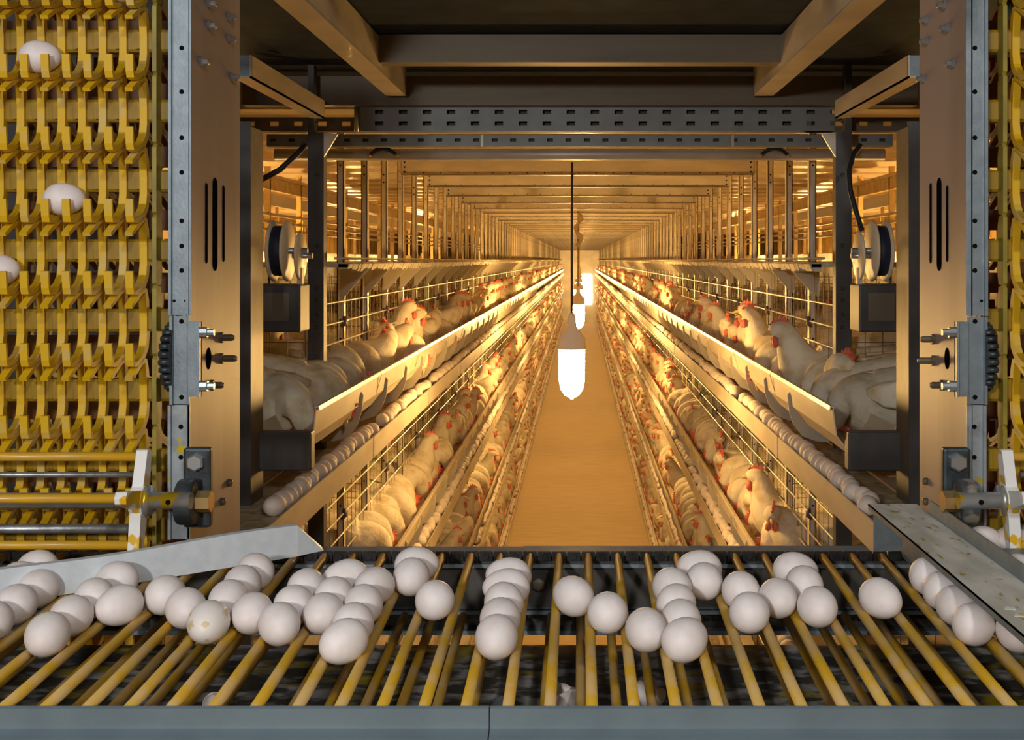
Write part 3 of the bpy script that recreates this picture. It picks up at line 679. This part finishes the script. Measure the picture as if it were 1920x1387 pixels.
# ------------------------------------------------------------------ egg carriers of the elevators
def rib_mesh(flip=1):
    pr = [(-.053,.0215),(-.040,.0285),(-.022,.0385),(-.010,.0440),(-.001,.0425),(.004,.028),(.007,.005),(.007,-.020),(.003,-.037),(-.008,-.049),(-.022,-.0555),(-.038,-.0595),(-.0450,-.0585),(-.0475,-.052),(-.050,-.029)]
    th = [.0026,.003,.0032,.0038,.0045,.0055,.0055,.0055,.0055,.005,.0042,.0034,.0032,.0026,.0022]
    n = len(pr); a = []; b = []
    for i in range(n):
        p0 = Vector(pr[max(i-1,0)]); p1 = Vector(pr[min(i+1,n-1)]); t = (p1-p0).normalized(); nn = Vector((-t.y,t.x))
        a.append(Vector(pr[i])+nn*th[i]); b.append(Vector(pr[i])-nn*th[i])
    m = MB(); w = .0053; vs = []
    for q in range(n): vs += [(-w,a[q].x*flip,a[q].y),(w,a[q].x*flip,a[q].y),(w,b[q].x*flip,b[q].y),(-w,b[q].x*flip,b[q].y)]
    fs = [(q*4+k,(q+1)*4+k,(q+1)*4+(k+1)%4,q*4+(k+1)%4) for q in range(n-1) for k in range(4)]+[(0,1,2,3),((n-1)*4,(n-1)*4+3,(n-1)*4+2,(n-1)*4+1)]
    m.add(vs, fs); return m
ribF = rib_mesh().mesh('rib', YEL); ribB = rib_mesh(-1).mesh('rib', ORNG)
YR = 1.672
def make_carrier(s, n, rib, bar, plate, back=False):
    t = thing('egg_carrier', None, 'egg carrier')
    L = .0292*n+.03
    m = MB(); f = -1 if back else 1
    m.prism([(f*.010,-.016),(f*.007,-.012),(f*.007,.012),(f*.010,.016),(f*.03,.016),(f*.03,-.016)], 'x', 0 if s > 0 else -L-.045, L+.045 if s > 0 else 0)
    bm_ = m.build('bar', bar, t)
    for k in range(n):
        x = s*(.0375+.0292*k)
        new('rib', rib, t, (x, 0, 0))
        if not back:
            MB().prism([(x+s*.0045,-.012),(x+s*.011,-.0125),(x+s*.013,-.009),(x+s*.0135,.008),(x+s*.011,.012),(x+s*.0045,.0115)], 'y', .0025, .012).build('boss', bar, bm_, .0012)
    MB().prism([(-.012,-.046),(-.008,-.050),(.006,-.048),(.010,-.035),(.010,.035),(.006,.048),(-.008,.050),(-.012,.046)], 'x', s*.014, s*.020).build('end_plate', plate, t)
    return t
for s, n, sn, K in ((-1,10,'left-side',10), (1,10,'right-side',10)):
    p0 = make_carrier(s, n+1, ribF, YELB, OLIVE); b0 = make_carrier(s, n, ribB, ORNG, OLIVE, True)
    for k in range(K):
        z = E+.3134+.1*(1-k)
        o = p0 if k == 0 else dup(p0)
        o.location = (s*.585, YR, z)
        tag(o, f'yellow plastic egg carrier with curved ribs, {nth(k+1)} from the top of the {sn} elevator', 'egg carrier', f'{sn} elevator carriers')
        if k < 9 and True:
            b = b0 if k == 0 else dup(b0)
            b.location = (s*.585, YR+.22, z-.05)
            tag(b, f'shaded orange egg carrier on the rear run of the {sn} elevator, {nth(k+1)} from the top', 'egg carrier', f'{sn} rear carriers')
for px, py, k, lab in ((75,108,1,'white egg riding in the upper carrier of the left-side elevator'), (121,374,3,'white egg riding in a middle carrier of the left-side elevator'), (-2,508,4,'white egg partly cut off at the edge in a lower carrier of the left-side elevator'), (228,-4,0,'white egg barely showing in the topmost left-side elevator carrier')):
    Y = YR-.022; z = E+.3134+.1*(1-k)-.056+.0045+.0235
    o = new('egg', EGG, None, ((px-VX)*Y/F, Y, z), (0, rng.uniform(-.05,.05), .06)); tag(o, lab, 'egg', 'eggs in the elevator carriers')

# ------------------------------------------------------------------ hens
def spline(pts, n):
    out = []
    m = len(pts)
    for i in range(m-1):
        p0, p1, p2, p3 = pts[max(i-1,0)], pts[i], pts[i+1], pts[min(i+2,m-1)]
        for k in range(n):
            t = k/n
            out.append([.5*((2*b)+(-a+c)*t+(2*a-5*b+4*c-d)*t*t+(-a+3*b-3*c+d)*t**3) for a, b, c, d in zip(p0, p1, p2, p3)])
    out.append(list(pts[-1])); return out
# spine rows: x, y, z, half width, half height (x towards the trough, z up from the cage floor)
BODY = [(-.235,0,.285,.006,.020),(-.20,0,.262,.026,.042),(-.15,0,.232,.050,.068),(-.08,0,.205,.070,.088),(0,0,.190,.076,.094),(.07,0,.192,.070,.086)]
NECKS = {
 'feeding': [(.105,0,.205,.060,.068),(.130,0,.205,.046,.050),(.148,.004,.186,.035,.038),(.159,.006,.164,.029,.031),(.167,.008,.143,.025,.027),(.174,.009,.126,.014,.016)],
 'upright': [(.105,0,.222,.062,.070),(.122,0,.262,.048,.052),(.132,0,.296,.037,.040),(.144,0,.324,.030,.032),(.164,0,.332,.026,.027),(.184,0,.327,.014,.015)],
 'turned': [(.105,0,.215,.062,.070),(.128,.010,.240,.047,.050),(.142,.032,.258,.036,.038),(.147,.056,.266,.030,.031),(.144,.078,.264,.025,.026),(.140,.096,.256,.013,.015)]}
def hen_body(pose, sub, n):
    sp = spline(BODY+NECKS[pose], sub); vs = []; m = MB()
    for i, r in enumerate(sp):
        a = Vector(sp[max(i-1,0)][:3]); b = Vector(sp[min(i+1,len(sp)-1)][:3]); t = (b-a).normalized()
        side = Vector((0,0,1)).cross(t)
        side = side.normalized() if side.length > .2 else Vector((0,1,0))
        up = t.cross(side)
        for k in range(n):
            q = 2*pi*k/n; vs.append(Vector(r[:3])+side*max(.001,r[3])*cos(q)+up*max(.001,r[4])*sin(q))
    R = len(sp)
    fs = [(i*n+k, i*n+(k+1)%n, (i+1)*n+(k+1)%n, (i+1)*n+k) for i in range(R-1) for k in range(n)]+[tuple(range(n))[::-1], tuple((R-1)*n+k for k in range(n))]
    m.add(vs, fs, 0, True); return m, sp
def head_frame(pose):
    h = NECKS[pose]; a, b = Vector(h[3][:3]), Vector(h[5][:3]); f = (b-a).normalized(); c = Vector(h[4][:3])*.6+a*.4
    side = Vector((0,0,1)).cross(f); side = side.normalized() if side.length > .2 else Vector((0,1,0))
    return c, f, side, f.cross(side), b
def hen_bits(pose):
    c, f, sd, up, tip = head_frame(pose); bits = {}
    def W(a, b, d): return c+f*a+sd*b+up*d
    m = MB(); pl = [(.022,.014),(.026,.026),(.020,.034),(.015,.029),(.010,.044),(.004,.034),(-.003,.050),(-.008,.036),(-.016,.046),(-.019,.032),(-.030,.034),(-.024,.018),(0,.012)]
    vs = [W(a,.0035+.004*(b>.03),b) for a, b in pl]+[W(a,-.0035+.004*(b>.03),b) for a, b in pl]; k = len(pl)
    m.add(vs, [tuple(range(k))[::-1], tuple(range(k,2*k))]+[(i,(i+1)%k,k+(i+1)%k,k+i) for i in range(k)]); bits['comb'] = (m, COMB)
    for q in (1,-1):
        m = MB(); m.tube([W(.018,.008*q,-.012),W(.018,.011*q,-.026),W(.017,.012*q,-.040),W(.016,.011*q,-.047)], [.005,.0095,.0095,.003], 7); bits['wattle%d' % q] = (m, COMB)
        m = MB(); m.tube([W(.004,.0195*q,.004),W(.004,.0245*q,.004)], [.0042,.0025], 8); bits['eye%d' % q] = (m, EYEM)
        m = MB(); m.tube([W(.006,.0165*q,.001),W(.006,.0225*q,.0)], [.014,.008], 9); bits['face%d' % q] = (m, COMB)
    m = MB(); m.tube([tip-f*.008, tip+f*.008, tip+f*.024-up*.006], [.0095,.007,.0012], 7); bits['beak'] = (m, BEAK)
    for q in (1,-1):
        m = MB(); sp = [(.075,.060*q,.225,.012),(.03,.078*q,.222,.034),(-.04,.082*q,.218,.044),(-.11,.066*q,.225,.034),(-.175,.036*q,.245,.010)]
        vs = []; n = 8
        for x, y, z, r in sp:
            for k in range(n): a = 2*pi*k/n; vs.append((x, y+.010*q*cos(a)*r/.044, z+r*sin(a)))
        m.add(vs, [(i*n+k,i*n+(k+1)%n,(i+1)*n+(k+1)%n,(i+1)*n+k) for i in range(4) for k in range(n)]+[tuple(range(n)), tuple(4*n+k for k in range(n))], 0, True); bits['wing%d' % q] = (m, HENM)
        m = MB(); m.tube([(-.01,.035*q,.11),(.0,.036*q,.05),(0,.036*q,.004)], [.016,.007,.006], 7)
        for a in (-.5,0,.5): m.tube([(0,.036*q,.006),(.04*cos(a),.036*q+.04*sin(a),.004)], [.006,.003], 5)
        bits['leg%d' % q] = (m, LEGM)
    return bits
near, mid = {}, {}
for pose in NECKS:
    bm_, _ = hen_body(pose, 4, 14); bits = hen_bits(pose)
    root = bm_.build('hen', HENM); root.hide_render = False
    for n, (m, mt) in bits.items():
        base = n.rstrip('-0123456789'); m.build({'face':'face_skin'}.get(base, base), mt, root)
    near[pose] = root
    jm, _ = hen_body(pose, 3, 10); ml = [HENM, COMB, BEAK]
    for n, (m, mt) in bits.items():
        if n.startswith(('eye','leg')): continue
        b0 = len(jm.v); jm.v += m.v; jm.f += [tuple(i+b0 for i in f) for f in m.f]; jm.m += [ml.index(mt)]*len(m.f); jm.sm += m.sm
    mid[pose] = jm.mesh('hen', ml)
used_near = set(); TN = ['top','second','third','bottom']
Y_START = [2.95, 3.95, 6.2, 8.8]; STEP = .152; COUNT = 37; NEAR_N = [14, 12, 8, 4]
ends = {}
for s in (-1, 1):
    Xp, Xt, sn = SIDE[s]
    for ti, h in enumerate(TIER):
        y = Y_START[ti]+rng.uniform(0,.05); zf = E+h-.175-.024
        for k in range(COUNT):
            pose = rng.choices(['feeding','upright','turned'], [.6,.20,.20])[0]
            if k < NEAR_N[ti]:
                o = near[pose] if pose not in used_near else dup(near[pose]); used_near.add(pose)
            else: o = new('hen', mid[pose])
            yaw = (0 if s < 0 else pi)+rng.uniform(-.42,.42)
            x = Xp+.08+rng.uniform(-.025,.02)
            if pose != 'feeding': x -= .01
            o.location = (s*x, y, zf); o.rotation_euler = (rng.uniform(-.08,.08), rng.uniform(-.05,.12), yaw); sc = rng.uniform(.94,1.06); o.scale = (sc,)*3
            word = {'feeding':'with head down in the trough', 'upright':'with head raised', 'turned':'with head turned aside'}[pose]
            tag(o, f'{nth(k+1)} white hen {word} from near end of {sn} {TN[ti]} tier', 'hen', f'hens of the {sn} {TN[ti]} tier')
            y += STEP+rng.uniform(-.012,.012)
        ends[s, ti] = y
for pose in NECKS:
    if pose not in used_near: bpy.data.objects.remove(near[pose])
# far flock and the hens deep inside the cages: nobody could count them
import numpy as np
def lowpoly(pose):
    m, _ = hen_body(pose, 1, 6); c, f, sd, up, tip = head_frame(pose)
    m.tube([c+up*.012-f*.02, c+up*.034, c+up*.03+f*.02], [.010,.014,.006], 4, 1); m.tube([c+f*.016-up*.012, c+f*.016-up*.045], [.012,.010], 4, 1)
    return m
LP = {p: lowpoly(p) for p in NECKS}
def tiled(items, name, mats, protos):
    """items: (proto key, location, yaw, scale) merged into one uncountable mesh"""
    V = []; Fv = []; Ft = []; Mi = []; base = 0
    cache = {k: (np.array([tuple(v) for v in m.v]), m.f, m.m) for k, m in protos.items()}
    vs = []; fs = []; ms = []
    for key, loc, yaw, sc in items:
        v, f, mi = cache[key]; c_, s_ = cos(yaw), sin(yaw)
        q = v*np.array(sc); q = np.stack([q[:,0]*c_-q[:,1]*s_+loc[0], q[:,0]*s_+q[:,1]*c_+loc[1], q[:,2]+loc[2]], 1)
        vs.append(q); fs += [tuple(i+base for i in a) for a in f]; ms += mi; base += len(v)
    me = bpy.data.meshes.new(name); me.from_pydata(np.concatenate(vs).tolist(), [], fs)
    for m in mats: me.materials.append(m)
    me.polygons.foreach_set('material_index', ms); me.polygons.foreach_set('use_smooth', [True]*len(fs)); me.update()
    return new(name, me)
items = []
for s in (-1, 1):
    Xp, Xt, sn = SIDE[s]
    for ti, h in enumerate(TIER):
        zf = E+h-.199; y = ends[s, ti]
        while y < Y1-.4:
            items.append((rng.choices(['feeding','upright','turned'], [.5,.28,.22])[0], (s*(Xp+.08+rng.uniform(-.03,.02)), y, zf), (0 if s < 0 else pi)+rng.uniform(-.4,.4), (1,1,1)))
            y += STEP*(1 if y < 22 else 1.5)
        y = Y_START[ti]-.1
        while y < 20:
            items.append((rng.choices(['feeding','upright','turned'], [.2,.5,.3])[0], (s*(1.06+rng.uniform(-.05,.1)), y, zf), rng.uniform(0,6.28), (1,1,1))); y += .2
tag(tiled(items, 'distant_hens', [HENM, COMB], LP), 'mass of white hens far down the rows and deep in the cages', 'hens', kind='stuff')
# eggs on the belts
EB = egg_mesh('egg', .056, .044, 14, 9, EGGB)
lowe = MB(); lowe.lathe([(.002,-.028),(.015,-.02),(.022,0),(.014,.02),(.002,.028)], (0,0,0), (1,0,0), 6)
fe = []
for s in (-1, 1):
    Xp, Xt, sn = SIDE[s]
    for ti, h in enumerate(TIER):
        zb = E+h-.175-.020+.0222
        y0 = (2.45, 3.35, 5.6, 8.6)[ti]; cnt = (62, 52, 26, 8)[ti]; k = 0; y = y0
        while y < Y1-1:
            if k > 6 and rng.random() < .045: y += rng.uniform(.06,.2)
            if True:
                x = s*(Xt+.031+rng.uniform(-.007,.010)); yaw = pi/2+rng.uniform(-.6,.6)
                if k < cnt:
                    o = new('egg', EB, None, (x, y, zb), (rng.uniform(0,6), 0, yaw))
                    tag(o, f'{nth(k+1)} egg from near end of the {sn} {TN[ti]} egg belt', 'egg', f'eggs on the {sn} {TN[ti]} egg belt'); k += 1
                else: fe.append(('e', (x, y, zb), yaw, (1,1,1)))
            y += .0475 if y < 25 else .1
tag(tiled(fe, 'distant_eggs', [EGGB], {'e': lowe}), 'long line of eggs farther along the egg belts', 'eggs', kind='stuff')
